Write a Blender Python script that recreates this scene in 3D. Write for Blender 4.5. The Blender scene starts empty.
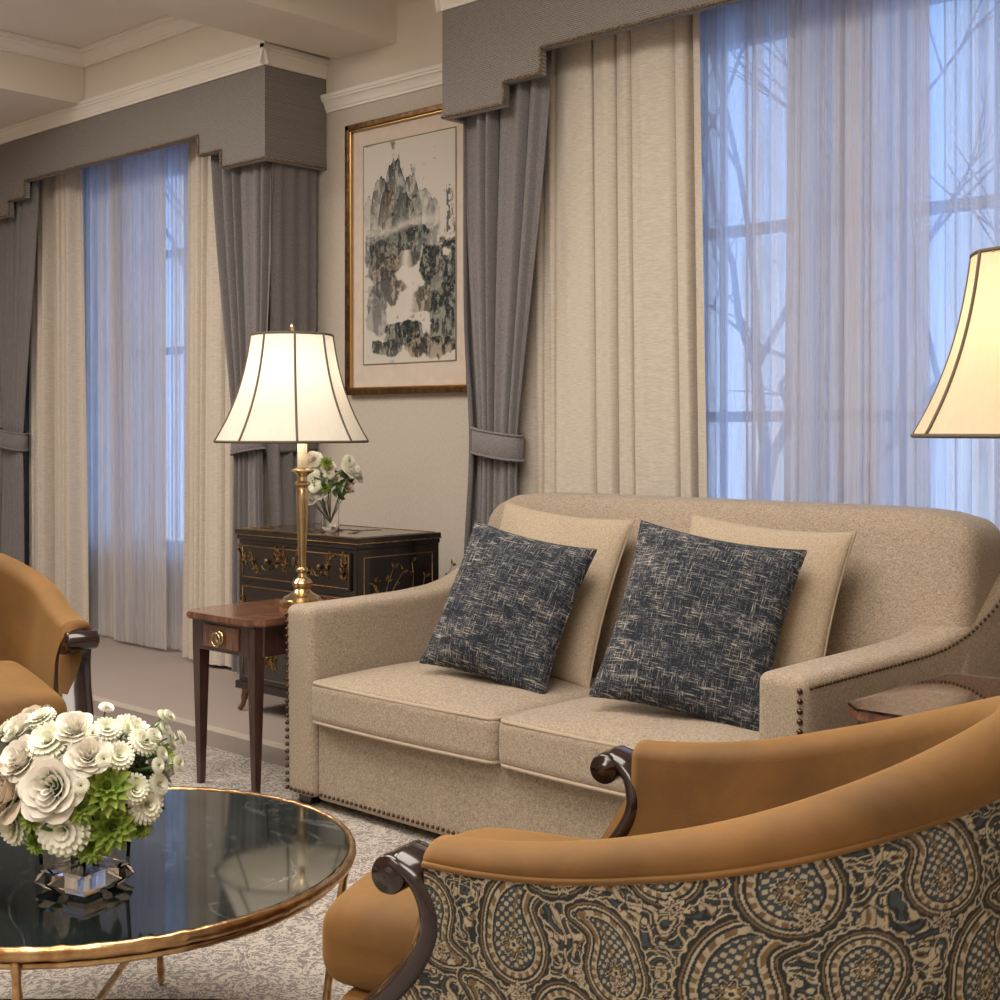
import bpy, bmesh, math, random
import numpy as np
from mathutils import Vector, Matrix
random.seed(7); np.random.seed(7)
sc=bpy.context.scene
pi=math.pi
def lin(c):
    c=c/255.0
    return c/12.92 if c<=.04045 else ((c+.055)/1.055)**2.4
def C(r,g,b): return (lin(r),lin(g),lin(b),1.0)

# ---------------- helpers: objects
def empty(name,loc=(0,0,0),rz=0,parent=None):
    e=bpy.data.objects.new(name,None); e.empty_display_size=.1
    e.location=loc; e.rotation_euler=(0,0,rz)
    sc.collection.objects.link(e)
    if parent: e.parent=parent
    return e
def add(name,geos,mats,parent=None,smooth=True,loc=None,rot=None):
    V=[];F=[];MI=[]
    for g in geos:
        o=len(V); V.extend([tuple(v) for v in g[0]])
        mi=g[2] if len(g)>2 else 0
        for f in g[1]:
            F.append(tuple(i+o for i in f)); MI.append(mi)
    me=bpy.data.meshes.new(name); me.from_pydata(V,[],F); me.update()
    if not isinstance(mats,(list,tuple)): mats=[mats]
    for m in mats: me.materials.append(m)
    me.polygons.foreach_set('material_index',MI)
    bm=bmesh.new(); bm.from_mesh(me)
    bmesh.ops.recalc_face_normals(bm,faces=bm.faces)
    bm.to_mesh(me); bm.free()
    if smooth:
        me.polygons.foreach_set('use_smooth',[True]*len(me.polygons))
        if smooth=='auto':
            try: me.set_sharp_from_angle(angle=math.radians(35))
            except Exception: pass
    ob=bpy.data.objects.new(name,me); sc.collection.objects.link(ob)
    if parent: ob.parent=parent
    if loc is not None: ob.location=loc
    if rot is not None: ob.rotation_euler=rot
    return ob
def box(x0,x1,y0,y1,z0,z1):
    v=[(x,y,z) for x in(x0,x1) for y in(y0,y1) for z in(z0,z1)]
    f=[(0,1,3,2),(4,6,7,5),(0,4,5,1),(2,3,7,6),(0,2,6,4),(1,5,7,3)]
    return v,f
def bbox(x0,x1,y0,y1,z0,z1,r=.004):
    return soft((( x0+x1)/2,(y0+y1)/2,(z0+z1)/2),(x1-x0,y1-y0,z1-z0),r,None,True)
def soft(c,size,r,n=14,crisp=False,deform=None):
    if crisp:
        def ts(h): 
            return [-h,-h+r*.35,-h+r,h-r,h-r*.35,h]
        T=[ts(s/2) for s in size]
    else:
        T=[]
        for s in size:
            h=s/2; inner=h-r
            e=[-h+r*(1-math.cos(pi/2*k/4)) for k in range(5)]
            m=[-inner+2*inner*k/n for k in range(1,n)]
            T.append(e+m+[-a for a in reversed(e)])
    V=[];F=[];idx={}
    def vid(i,j,k):
        key=(i,j,k)
        if key not in idx:
            p=[T[0][i],T[1][j],T[2][k]]
            q=[max(-(size[a]/2-r),min(size[a]/2-r,p[a])) for a in range(3)]
            d=Vector([p[a]-q[a] for a in range(3)])
            if d.length>1e-9:
                d=d.normalized()*r
            P=[q[a]+d[a]+c[a] for a in range(3)]
            if deform: P=deform(*P)
            idx[key]=len(V); V.append(tuple(P))
        return idx[key]
    N=[len(t)-1 for t in T]
    for i in range(N[0]):
        for j in range(N[1]):
            F.append((vid(i,j,0),vid(i,j+1,0),vid(i+1,j+1,0),vid(i+1,j,0)))
            F.append((vid(i,j,N[2]),vid(i+1,j,N[2]),vid(i+1,j+1,N[2]),vid(i,j+1,N[2])))
    for i in range(N[0]):
        for k in range(N[2]):
            F.append((vid(i,0,k),vid(i+1,0,k),vid(i+1,0,k+1),vid(i,0,k+1)))
            F.append((vid(i,N[1],k),vid(i,N[1],k+1),vid(i+1,N[1],k+1),vid(i+1,N[1],k)))
    for j in range(N[1]):
        for k in range(N[2]):
            F.append((vid(0,j,k),vid(0,j,k+1),vid(0,j+1,k+1),vid(0,j+1,k)))
            F.append((vid(N[0],j,k),vid(N[0],j+1,k),vid(N[0],j+1,k+1),vid(N[0],j,k+1)))
    return V,F
def sweep(pts,rad,sides=8,closed=False,ell=None,up=None):
    P=[Vector(p) for p in pts]; n=len(P)
    R=[rad]*n if not hasattr(rad,'__len__') else list(rad)
    V=[];F=[]
    prev=None
    for i in range(n):
        if closed: t=(P[(i+1)%n]-P[i-1])
        else: t=P[min(i+1,n-1)]-P[max(i-1,0)]
        t=t.normalized() if t.length>1e-9 else Vector((0,0,1))
        if up is not None: a=Vector(up)
        elif prev is None: a=Vector((0,0,1)) if abs(t.z)<.9 else Vector((1,0,0))
        else: a=prev
        b=(a-t*a.dot(t)); 
        if b.length<1e-6: b=Vector((1,0,0))-t*t.x
        b.normalize(); prev=b; c=t.cross(b)
        ea,eb=(ell if ell else (1,1))
        for k in range(sides):
            th=2*pi*k/sides
            V.append(P[i]+b*math.cos(th)*R[i]*ea+c*math.sin(th)*R[i]*eb)
    m=n if closed else n-1
    for i in range(m):
        for k in range(sides):
            a=i*sides+k; b2=i*sides+(k+1)%sides
            c2=((i+1)%n)*sides+(k+1)%sides; d=((i+1)%n)*sides+k
            F.append((a,b2,c2,d))
    if not closed:
        F.append(tuple(range(sides))); F.append(tuple((n-1)*sides+k for k in range(sides)))
    return V,F
def lathe(prof,n=40,c=(0,0,0),mod=None,close=False):
    V=[];F=[]
    for (r,z) in prof:
        for k in range(n):
            th=2*pi*k/n; rr=r*(mod(th) if mod else 1)
            V.append((c[0]+rr*math.cos(th),c[1]+rr*math.sin(th),c[2]+z))
    m=len(prof)
    for i in range(m-1):
        for k in range(n):
            F.append((i*n+k,i*n+(k+1)%n,(i+1)*n+(k+1)%n,(i+1)*n+k))
    if close:
        F.append(tuple(range(n))); F.append(tuple((m-1)*n+k for k in range(n)))
    return V,F
def ball(c,r,sub=1,sc3=(1,1,1)):
    bm=bmesh.new(); bmesh.ops.create_icosphere(bm,subdivisions=sub,radius=1)
    V=[(c[0]+v.co.x*r*sc3[0],c[1]+v.co.y*r*sc3[1],c[2]+v.co.z*r*sc3[2]) for v in bm.verts]
    F=[tuple(v.index for v in f.verts) for f in bm.faces]
    bm.free(); return V,F
def xf(geo,M):
    return ([tuple(M@Vector(v)) for v in geo[0]],geo[1])+tuple(geo[2:])
def smoothpts(pts,n=8):
    P=[Vector(p) for p in pts]; out=[]
    P=[P[0]*2-P[1]]+P+[P[-1]*2-P[-2]]
    for i in range(1,len(P)-2):
        for k in range(n):
            t=k/n; a,b,c,d=P[i-1:i+3]
            out.append(.5*((2*b)+(c-a)*t+(2*a-5*b+4*c-d)*t*t+(3*b-a-3*c+d)*t**3))
    out.append(P[-2]); return out
def gridfaces(nu,nv):
    return [(i*nv+j,i*nv+j+1,(i+1)*nv+j+1,(i+1)*nv+j) for i in range(nu-1) for j in range(nv-1)]

# ---------------- helpers: materials
def newmat(name):
    m=bpy.data.materials.new(name); m.use_nodes=True
    nt=m.node_tree; return m,nt,nt.nodes['Principled BSDF']
def texc(nt,scale=(1,1,1),rot=(0,0,0)):
    tc=nt.nodes.new('ShaderNodeTexCoord'); mp=nt.nodes.new('ShaderNodeMapping')
    mp.inputs['Scale'].default_value=scale; mp.inputs['Rotation'].default_value=rot
    nt.links.new(tc.outputs['Object'],mp.inputs['Vector']); return mp.outputs['Vector']
def noise(nt,vec,scale,detail=3,rough=.5,dist=0):
    n=nt.nodes.new('ShaderNodeTexNoise'); n.inputs['Scale'].default_value=scale
    n.inputs['Detail'].default_value=detail; n.inputs['Roughness'].default_value=rough
    n.inputs['Distortion'].default_value=dist
    nt.links.new(vec,n.inputs['Vector']); return n.outputs['Fac']
def ramp(nt,fac,stops,interp='LINEAR'):
    r=nt.nodes.new('ShaderNodeValToRGB'); r.color_ramp.interpolation=interp
    e=r.color_ramp.elements
    while len(e)<len(stops): e.new(.5)
    for i,(p,c) in enumerate(stops):
        e[i].position=p; e[i].color=c
    nt.links.new(fac,r.inputs['Fac']); return r.outputs['Color']
def mix(nt,a,b,fac,mode='MIX'):
    m=nt.nodes.new('ShaderNodeMix'); m.data_type='RGBA'; m.blend_type=mode
    def s(sock,v):
        if hasattr(v,'is_linked'): nt.links.new(v,sock)
        else: sock.default_value=v
    s(m.inputs[0],fac); s(m.inputs[6],a); s(m.inputs[7],b); return m.outputs[2]
def math_(nt,op,a,b=0.0):
    m=nt.nodes.new('ShaderNodeMath'); m.operation=op
    for i,v in enumerate((a,b)):
        if hasattr(v,'is_linked'): nt.links.new(v,m.inputs[i])
        else: m.inputs[i].default_value=v
    return m.outputs[0]
def bump(nt,b,h,strength=.3,dist=.002):
    n=nt.nodes.new('ShaderNodeBump'); n.inputs['Strength'].default_value=strength
    n.inputs['Distance'].default_value=dist
    nt.links.new(h,n.inputs['Height']); nt.links.new(n.outputs['Normal'],b.inputs['Normal'])
def simple(name,col,rough=.5,metal=0,col2=None,scale=20,bs=0,bscale=60,bdist=.002,coat=0,sheen=0,stretch=(1,1,1),detail=3):
    m,nt,b=newmat(name); v=texc(nt,stretch)
    b.inputs['Roughness'].default_value=rough; b.inputs['Metallic'].default_value=metal
    b.inputs['Coat Weight'].default_value=coat; b.inputs['Sheen Weight'].default_value=sheen
    f=noise(nt,v,scale,detail)
    c2=col2 if col2 else tuple(x*.92 for x in col[:3])+(1,)
    c=ramp(nt,f,[(.35,col),(.65,c2)]); nt.links.new(c,b.inputs['Base Color'])
    if bs: bump(nt,b,noise(nt,v,bscale,2),bs,bdist)
    return m

def wallpaper():
    m,nt,b=newmat('wallpaper_grasscloth')
    a=noise(nt,texc(nt,(1,1,6)),60,3); c=noise(nt,texc(nt,(8,8,1)),50,3)
    f=math_(nt,'MULTIPLY',math_(nt,'ADD',a,c),.5)
    nt.links.new(ramp(nt,f,[(.35,C(184,173,160)),(.65,C(206,197,184))]),b.inputs['Base Color'])
    b.inputs['Roughness'].default_value=.8; bump(nt,b,f,.3,.002); return m
M_wall=wallpaper()
M_paint=simple('cream_paint',C(228,219,206),.6,col2=C(223,214,201),scale=2)
M_trim=simple('white_trim_paint',C(240,234,225),.45,col2=C(236,230,221),scale=3)
M_ceil=simple('ceiling_paint',C(232,224,213),.7,col2=C(228,220,209),scale=2)
def carpet():
    m,nt,b=newmat('carpet_plain'); v=texc(nt)
    f=noise(nt,v,220,3)
    c=ramp(nt,f,[(.3,C(144,130,122)),(.7,C(184,170,162))])
    nt.links.new(c,b.inputs['Base Color']); b.inputs['Roughness'].default_value=.95
    bump(nt,b,f,.6,.004); return m
M_carpet=carpet()
def rugmat():
    m,nt,b=newmat('rug_damask'); v=texc(nt)
    n1=noise(nt,v,9,4,.55,1.6); n2=noise(nt,v,22,3,.5,1.2)
    s1=math_(nt,'SINE',math_(nt,'MULTIPLY',n1,70)); s2=math_(nt,'SINE',math_(nt,'MULTIPLY',n2,38))
    s=math_(nt,'MULTIPLY',math_(nt,'ADD',s1,s2),.25); s=math_(nt,'ADD',s,.5)
    pat=ramp(nt,s,[(.42,C(138,130,126)),(.56,C(202,193,182))])
    sep=nt.nodes.new('ShaderNodeSeparateXYZ'); nt.links.new(v,sep.inputs[0])
    y=sep.outputs[1]
    band=math_(nt,'GREATER_THAN',y,2.98)
    band2=math_(nt,'GREATER_THAN',y,3.14)
    c=mix(nt,pat,C(142,130,124),band); c=mix(nt,c,C(192,180,168),band2)
    f=noise(nt,v,260,2)
    c=mix(nt,c,ramp(nt,f,[(.3,C(90,90,90)),(.7,C(255,255,255))]),.25,'MULTIPLY')
    nt.links.new(c,b.inputs['Base Color']); b.inputs['Roughness'].default_value=.95
    bump(nt,b,f,.6,.003); return m
M_rug=rugmat()
def tweed(name,c1,c2,sc1=90):
    m,nt,b=newmat(name)
    a=noise(nt,texc(nt,(1,1,4)),sc1,3,.6); c=noise(nt,texc(nt,(4,4,1)),sc1,3,.6)
    f=math_(nt,'MULTIPLY',math_(nt,'ADD',a,c),.5)
    nt.links.new(ramp(nt,f,[(.38,c1),(.62,c2)]),b.inputs['Base Color'])
    b.inputs['Roughness'].default_value=.9; b.inputs['Sheen Weight'].default_value=.15
    bump(nt,b,f,.4,.0015); return m
M_sofa=tweed('sofa_tweed',C(124,109,93),C(188,172,152),130)
M_cream_pillow=tweed('cream_linen',C(152,136,114),C(196,179,156),150)
M_pipe=simple('sofa_piping',C(174,158,138),.85)
M_grey=tweed('grey_drape_wool',C(94,91,93),C(142,137,137),150)
def valfab():
    m,nt,b=newmat('valance_fret_fabric'); v=texc(nt,(1,1,1))
    br=nt.nodes.new('ShaderNodeTexBrick'); br.inputs['Scale'].default_value=34
    br.inputs['Mortar Size'].default_value=.035; br.inputs['Color1'].default_value=C(118,113,112)
    br.inputs['Color2'].default_value=C(132,126,124); br.inputs['Mortar'].default_value=C(166,160,154)
    rv_=texc(nt,(1,1,1),(pi/2,0,0)); nt.links.new(rv_,br.inputs['Vector'])
    f=noise(nt,v,200,2)
    c=mix(nt,br.outputs['Color'],ramp(nt,f,[(.3,C(150,150,150)),(.7,C(255,255,255))]),.5,'MULTIPLY')
    nt.links.new(c,b.inputs['Base Color']); b.inputs['Roughness'].default_value=.85; return m
M_val=valfab()
def cloth(name,c1,c2,transl=.25):
    m,nt,b=newmat(name)
    a=noise(nt,texc(nt,(1,1,14)),34,4,.6)
    col=ramp(nt,a,[(.35,c1),(.65,c2)]); nt.links.new(col,b.inputs['Base Color'])
    b.inputs['Roughness'].default_value=.8; b.inputs['Sheen Weight'].default_value=.1
    bump(nt,b,a,.3,.002)
    t=nt.nodes.new('ShaderNodeBsdfTranslucent'); nt.links.new(col,t.inputs['Color'])
    mx=nt.nodes.new('ShaderNodeMixShader'); mx.inputs[0].default_value=transl
    nt.links.new(b.outputs[0],mx.inputs[1]); nt.links.new(t.outputs[0],mx.inputs[2])
    nt.links.new(mx.outputs[0],nt.nodes['Material Output'].inputs[0]); return m
M_cream=cloth('cream_dupioni',C(192,181,167),C(216,206,193),.03)
def sheer():
    m,nt,b=newmat('sheer_voile'); out=nt.nodes['Material Output']
    d=nt.nodes.new('ShaderNodeBsdfDiffuse')
    t=nt.nodes.new('ShaderNodeBsdfTranslucent'); t.inputs['Color'].default_value=C(236,236,240)
    tr=nt.nodes.new('ShaderNodeBsdfTransparent')
    f=noise(nt,texc(nt,(1,1,.02)),6,3,.6)
    nt.links.new(ramp(nt,f,[(.4,C(232,230,232)),(.62,C(206,198,192))]),d.inputs['Color'])
    g=noise(nt,texc(nt,(1,.2,.04)),120,2)
    m1=nt.nodes.new('ShaderNodeMixShader'); nt.links.new(ramp(nt,f,[(.40,(.78,.78,.78,1)),(.58,(.36,.36,.36,1))]),m1.inputs[0])
    nt.links.new(d.outputs[0],m1.inputs[1]); nt.links.new(t.outputs[0],m1.inputs[2])
    h=math_(nt,'ADD',math_(nt,'MULTIPLY',f,.7),math_(nt,'MULTIPLY',g,.5))
    h=math_(nt,'MINIMUM',math_(nt,'MAXIMUM',math_(nt,'ADD',h,.20),.70),.97)
    m2=nt.nodes.new('ShaderNodeMixShader'); nt.links.new(h,m2.inputs[0])
    nt.links.new(tr.outputs[0],m2.inputs[1]); nt.links.new(m1.outputs[0],m2.inputs[2])
    nt.links.new(m2.outputs[0],out.inputs[0]); nt.nodes.remove(b); return m
M_sheer=sheer()
def navy():
    m,nt,b=newmat('navy_woven_slub')
    a=noise(nt,texc(nt,(1,1,12)),28,5,.75); c=noise(nt,texc(nt,(14,1,1)),28,5,.75)
    h=math_(nt,'MULTIPLY',noise(nt,texc(nt,(1,1,3)),9,2),.14)
    mx=math_(nt,'ADD',math_(nt,'MAXIMUM',a,math_(nt,'SUBTRACT',c,.01)),math_(nt,'SUBTRACT',h,.07))
    nt.links.new(ramp(nt,mx,[(.49,C(22,28,40)),(.55,C(54,62,76)),(.59,C(124,122,120)),(.66,C(206,198,182))]),b.inputs['Base Color'])
    b.inputs['Roughness'].default_value=.85; bump(nt,b,mx,.9,.006); return m
M_navy=navy()
def velvet():
    m,nt,b=newmat('mustard_velvet'); v=texc(nt)
    f=noise(nt,v,5,4,.6,.5); g=noise(nt,v,300,2)
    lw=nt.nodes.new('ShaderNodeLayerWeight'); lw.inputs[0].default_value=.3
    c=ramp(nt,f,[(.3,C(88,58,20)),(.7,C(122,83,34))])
    c=mix(nt,c,C(180,138,76),math_(nt,'MULTIPLY',lw.outputs['Facing'],.5))  # paler sheen at grazing angles, mixed into the base colour
    nt.links.new(c,b.inputs['Base Color']); b.inputs['Roughness'].default_value=.75
    b.inputs['Sheen Weight'].default_value=.2; b.inputs['Sheen Roughness'].default_value=.3
    b.inputs['Sheen Tint'].default_value=C(226,190,130)
    bump(nt,b,g,.3,.001); return m
M_velvet=velvet()
def vcol(name,rough=.85,bs=.0):
    m,nt,b=newmat(name); a=nt.nodes.new('ShaderNodeAttribute'); a.attribute_name='Col'
    f=noise(nt,texc(nt),400,2)
    c=mix(nt,a.outputs['Color'],ramp(nt,f,[(.3,(.72,.72,.72,1)),(.7,(1,1,1,1))]),.6 if bs else .15,'MULTIPLY')
    nt.links.new(c,b.inputs['Base Color']); b.inputs['Roughness'].default_value=rough
    if bs: bump(nt,b,f,bs,.001)
    return m
M_paisley=vcol('paisley_tapestry',.9,.5); M_paint_art=vcol('ink_wash_painting',.7)
M_brass=simple('antique_brass',C(214,194,156),.2,1,col2=C(198,174,132),scale=12)
M_gold=simple('hammered_gold',C(208,176,132),.28,1,col2=C(170,130,88),scale=30,bs=.6,bscale=45,bdist=.003)
M_nail=simple('bronze_nailhead',C(96,76,60),.3,1)
M_rope=simple('valance_cord',C(92,76,62),.6,0,col2=C(150,132,110),scale=150,detail=1)
M_darkwood=simple('dark_mahogany',C(44,24,20),.2,0,col2=C(26,14,12),scale=8,coat=.6,stretch=(1,1,6))
M_wood=simple('mahogany',C(128,84,60),.22,0,col2=C(88,54,40),scale=9,coat=.5,stretch=(8,1,1),detail=5)
M_woodleg=simple('mahogany_leg',C(70,46,40),.3,0,col2=C(50,33,29),scale=12,coat=.4,stretch=(4,4,1))
M_lacq=simple('black_lacquer',C(26,21,19),.18,0,col2=C(36,28,24),scale=5,coat=.6)
M_gilt=simple('gilt_paint',C(164,128,80),.4,.5,col2=C(122,92,54),scale=60)
M_bronze=simple('bronze_mount',C(136,110,78),.35,1)
def marble():
    m,nt,b=newmat('black_marble'); v=texc(nt,(1,1,1),(0,0,.6))
    def vein(s,w,d):
        f=noise(nt,v,s,6,.55,d); a=math_(nt,'ABSOLUTE',math_(nt,'SUBTRACT',f,.5))
        return ramp(nt,a,[(0,(1,1,1,1)),(w,(0,0,0,1))])
    a=vein(2.4,.006,1.2); c=vein(5,.005,.8)
    msk=ramp(nt,noise(nt,v,3,2),[(.42,(0,0,0,1)),(.6,(1,1,1,1))])
    f=mix(nt,mix(nt,a,msk,.6,'MULTIPLY'),mix(nt,c,msk,1.0,'MULTIPLY'),.6,'ADD')
    base=ramp(nt,noise(nt,v,5,4),[(.3,C(13,18,18)),(.7,C(32,40,40))])
    c3=mix(nt,base,C(140,148,144),math_(nt,'MULTIPLY',f,.4))
    nt.links.new(c3,b.inputs['Base Color']); b.inputs['Roughness'].default_value=.05
    b.inputs['Specular IOR Level'].default_value=.45
    return m
M_marble=marble()
def glassm(name,tint=(1,1,1,1),rough=0,ior=1.45):
    m,nt,b=newmat(name); b.inputs['Base Color'].default_value=tint
    b.inputs['Transmission Weight'].default_value=1; b.inputs['Roughness'].default_value=rough
    b.inputs['IOR'].default_value=ior
    nt.links.new(ramp(nt,noise(nt,texc(nt),3,1),[(0,tint),(1,tint)]),b.inputs['Base Color']); return m
M_glass=glassm('clear_glass',(1,1,1,1))
def pane():
    m,nt,b=newmat('window_glass'); out=nt.nodes['Material Output']
    g=nt.nodes.new('ShaderNodeBsdfGlossy'); g.inputs['Roughness'].default_value=.02
    t=nt.nodes.new('ShaderNodeBsdfTransparent')
    mx=nt.nodes.new('ShaderNodeMixShader'); mx.inputs[0].default_value=.06
    nt.links.new(t.outputs[0],mx.inputs[1]); nt.links.new(g.outputs[0],mx.inputs[2])
    nt.links.new(mx.outputs[0],out.inputs[0]); nt.nodes.remove(b); return m
M_pane=pane()
def shade(name,col,tcol,tf):
    m,nt,b=newmat(name); out=nt.nodes['Material Output']
    f=noise(nt,texc(nt,(1,1,.1)),60,2)
    c=ramp(nt,f,[(.3,tuple(x*.95 for x in col[:3])+(1,)),(.7,col)])
    d=nt.nodes.new('ShaderNodeBsdfDiffuse'); t=nt.nodes.new('ShaderNodeBsdfTranslucent')
    nt.links.new(c,d.inputs[0]); t.inputs[0].default_value=tcol
    m1=nt.nodes.new('ShaderNodeMixShader'); m1.inputs[0].default_value=tf
    nt.links.new(d.outputs[0],m1.inputs[1]); nt.links.new(t.outputs[0],m1.inputs[2])
    nt.links.new(m1.outputs[0],out.inputs[0]); nt.nodes.remove(b); return m
M_shade=shade('silk_lampshade',C(230,224,212),C(250,242,228),.2)
M_shade2=shade('silk_lampshade_warm',C(220,206,178),C(250,230,188),.2)
M_rib=simple('shade_trim',C(98,88,70),.7)
M_candle=simple('candle_sleeve',C(238,228,205),.5)
M_petal=simple('white_petal',C(250,246,236),.6,col2=C(244,238,224),scale=30)
M_petal2=simple('cream_petal',C(250,238,222),.6,col2=C(244,228,208),scale=30)
M_mum=simple('ivory_mum',C(250,249,236),.6,col2=C(238,240,212),scale=30)
M_lime=simple('lime_flower',C(166,186,84),.6,col2=C(124,152,58),scale=30)
M_leaf=simple('green_leaf',C(92,120,58),.5,col2=C(56,84,40),scale=25)
M_core=simple('flower_core',C(60,80,40),.8)

# ================= ROOM SHELL
WY=4.2; H=3.25; XL=-9.0; XR=1.4; YF=-2.2
add('floor',[box(XL-.1,XR+.1,YF-.1,WY+.3,-.1,0)],M_carpet,smooth=False)
add('area_rug',[bbox(-6.0,.9,-1.6,3.2,0,.005,.002)],M_rug,smooth=False)
add('ceiling',[box(XL-.1,XR+.1,YF-.1,WY+.3,H,H+.1)],M_ceil,smooth=False)
W1=(-7.35,-5.55); W2=(-3.25,-1.05); ZS=.5; ZT=2.72; T=.28
g=[box(XL,W1[0],WY,WY+T,0,H),box(W1[1],W2[0],WY,WY+T,0,H),box(W2[1],XR,WY,WY+T,0,H)]
for w in(W1,W2):
    g+= [box(w[0],w[1],WY,WY+T,0,ZS),box(w[0],w[1],WY,WY+T,ZT,H)]
add('wall_back',g,M_wall,smooth=False)
add('wall_left',[box(XL-.1,XL,YF,WY,0,H)],M_wall,smooth=False)
add('wall_right',[box(XR,XR+.1,YF,WY,0,H)],M_wall,smooth=False)
add('wall_front',[box(XL-.1,XR+.1,YF-.1,YF,0,H)],M_wall,smooth=False)
add('baseboard_back',[box(XL,XR,WY-.018,WY-.001,0.001,.14),box(XL,XR,WY-.026,WY-.001,.001,.03)],M_trim,smooth=False)
V1=(-7.85,-5.06); V2=(-3.89,-1.10); VY=3.83
ZB=2.97
add('trim_bulkhead_1',[box(XL+.002,V1[1],VY,WY-.002,ZB,H-.001)],M_paint,smooth=False)
add('trim_bulkhead_2',[box(V2[0],V2[1],VY,WY-.002,ZB,H-.001)],M_paint,smooth=False)
add('ceiling_beam',[box(XL+.002,-6.66,YF+.002,VY-.002,ZB,H-.001)],M_paint,smooth=False)
add('ceiling_beam.001',[box(-4.97,-4.56,YF+.002,WY-.004,ZB,H-.001)],M_paint,smooth=False)
add('trim_frieze',[box(V1[1]+.002,V2[0]-.002,WY-.006,WY-.001,2.80,H-.002)],M_paint,smooth=False)
def crown(a,b,nrm,ztop,w,h):
    a=Vector((a[0],a[1],0)); b=Vector((b[0],b[1],0)); n=Vector((nrm[0],nrm[1],0))
    pr=[(0,0),(0,-h),(.18*w,-h),(.18*w,-.86*h),(.3*w,-.8*h),(.42*w,-.6*h),(.62*w,-.42*h),(.86*w,-.34*h),(.86*w,-.24*h),(w,-.2*h),(w,0)]
    V=[];F=[]
    for p in(a,b):
        for d,z in pr: q=p+n*d; V.append((q.x,q.y,ztop+z))
    m=len(pr)
    for k in range(m): F.append((k,(k+1)%m,m+(k+1)%m,m+k))
    F.append(tuple(range(m))); F.append(tuple(range(m,2*m))); return V,F
cw=.03
g=[crown((XL+.01,VY),(V1[1]+cw,VY),(0,-1),ZB+.012,cw,.09),crown((V1[1],VY-cw),(V1[1],WY-.008),(1,0),ZB+.012,cw,.09)]
add('trim_1',g,M_trim,smooth=False)
g=[crown((V2[0]-cw,VY),(V2[1]+cw,VY),(0,-1),ZB+.012,cw,.09),crown((V2[0],VY-cw),(V2[0],WY-.008),(-1,0),ZB+.012,cw,.09),crown((V2[1],VY-cw),(V2[1],WY-.008),(1,0),ZB+.012,cw,.09)]
add('trim_2',g,M_trim,smooth=False)
add('trim_3',[crown((V1[1]+.001,WY-.001),(V2[0]-.001,WY-.001),(0,-1),2.81,.04,.08)],M_trim,smooth=False)
add('trim_4',[crown((-6.66,VY-.002),(-4.97,VY-.002),(0,-1),H-.002,.07,.08),crown((-6.66+.0,YF),(-6.66,VY),(1,0),H-.002,.07,.08),
   crown((-4.97,YF),(-4.97,VY),(-1,0),H-.002,.07,.08)],M_trim,smooth=False)

# ================= WINDOWS
M_sash=simple('painted_sash',C(200,204,214),.5)
def window(name,w,divs,rails):
    e=empty(name,((w[0]+w[1])/2,WY+.14,ZS)); hw=(w[1]-w[0])/2-.002; hh=ZT-ZS
    g=[bbox(-hw,hw,-.04,.04,.002,.07),bbox(-hw,hw,-.04,.04,hh-.07,hh-.002),bbox(-hw,-hw+.06,-.04,.04,.05,hh-.05),bbox(hw-.06,hw,-.04,.04,.05,hh-.05)]
    for i in range(1,divs):
        x=-hw+2*hw*i/divs; g.append(bbox(x-.035,x+.035,-.035,.035,.05,hh-.05))
    for r in rails: g.append(bbox(-hw,hw,-.025,.025,r-.02,r+.02))
    for i in range(divs):
        x=-hw+2*hw*(i+.5)/divs; g.append(bbox(x-.009,x+.009,-.015,.015,.05,hh-.05,.002))
    add('frame',g,M_sash,e,smooth=False)
    add('glass_pane',[box(-hw+.03,hw-.03,-.003,.003,.03,hh-.03)],M_pane,e,smooth=False)
    add('sill',[bbox(-hw,hw,-.13,-.04,.003,.03)],M_trim,e,smooth=False)
window('window_1',W1,3,[1.15,1.7]); window('window_2',W2,3,[.75,1.45])

# ================= VALANCES
def valance(name,v):
    L=v[1]-v[0]; e=empty(name,(v[0],VY,0))
    steps=[(0,2.455),(.34,2.455),(.34,2.54),(.53,2.54),(.53,2.635),(L-.53,2.635),(L-.53,2.54),(L-.34,2.54),(L-.34,2.455),(L,2.455)]
    zt=2.89
    cols=[(0,.34,2.455),(.34,.53,2.54),(.53,L-.53,2.635),(L-.53,L-.34,2.54),(L-.34,L,2.455)]
    g=[box(a,b,0,.03,z,zt) for a,b,z in cols]
    g+=[box(0,.03,.03,WY-VY-.003,2.455,zt),box(L-.03,L,.03,WY-VY-.003,2.455,zt),box(.03,L-.03,.03,WY-VY-.003,zt-.03,zt-.002)]
    add('pelmet_board',g,M_val,e,smooth=False)
    path=[(x,-.004,z+.008) for x,z in steps]
    G=[]
    for p,q in zip(path[:-1],path[1:]): G.append(sweep([p,q],.0055,6))
    G.append(sweep([(L+.004,0,2.463),(L+.004,WY-VY-.01,2.463)],.0055,6))
    G.append(sweep([(-.004,0,2.463),(-.004,WY-VY-.01,2.463)],.0055,6))
    for p,q in zip(path[:-1],path[1:]):
        l=(Vector(q)-Vector(p)).length; n=max(1,int(l/.017))
        for k in range(n):
            c=Vector(p).lerp(Vector(q),(k+.5)/n); G.append(ball((c.x,c.y-.004,c.z),.0065,1))
    for k in range(20): G.append(ball((L+.006,.01+k*.018,2.463),.0065,1))
    add('cord_trim',G,M_rope,e)
valance('window_valance',V1); valance('window_valance',V2)

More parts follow.
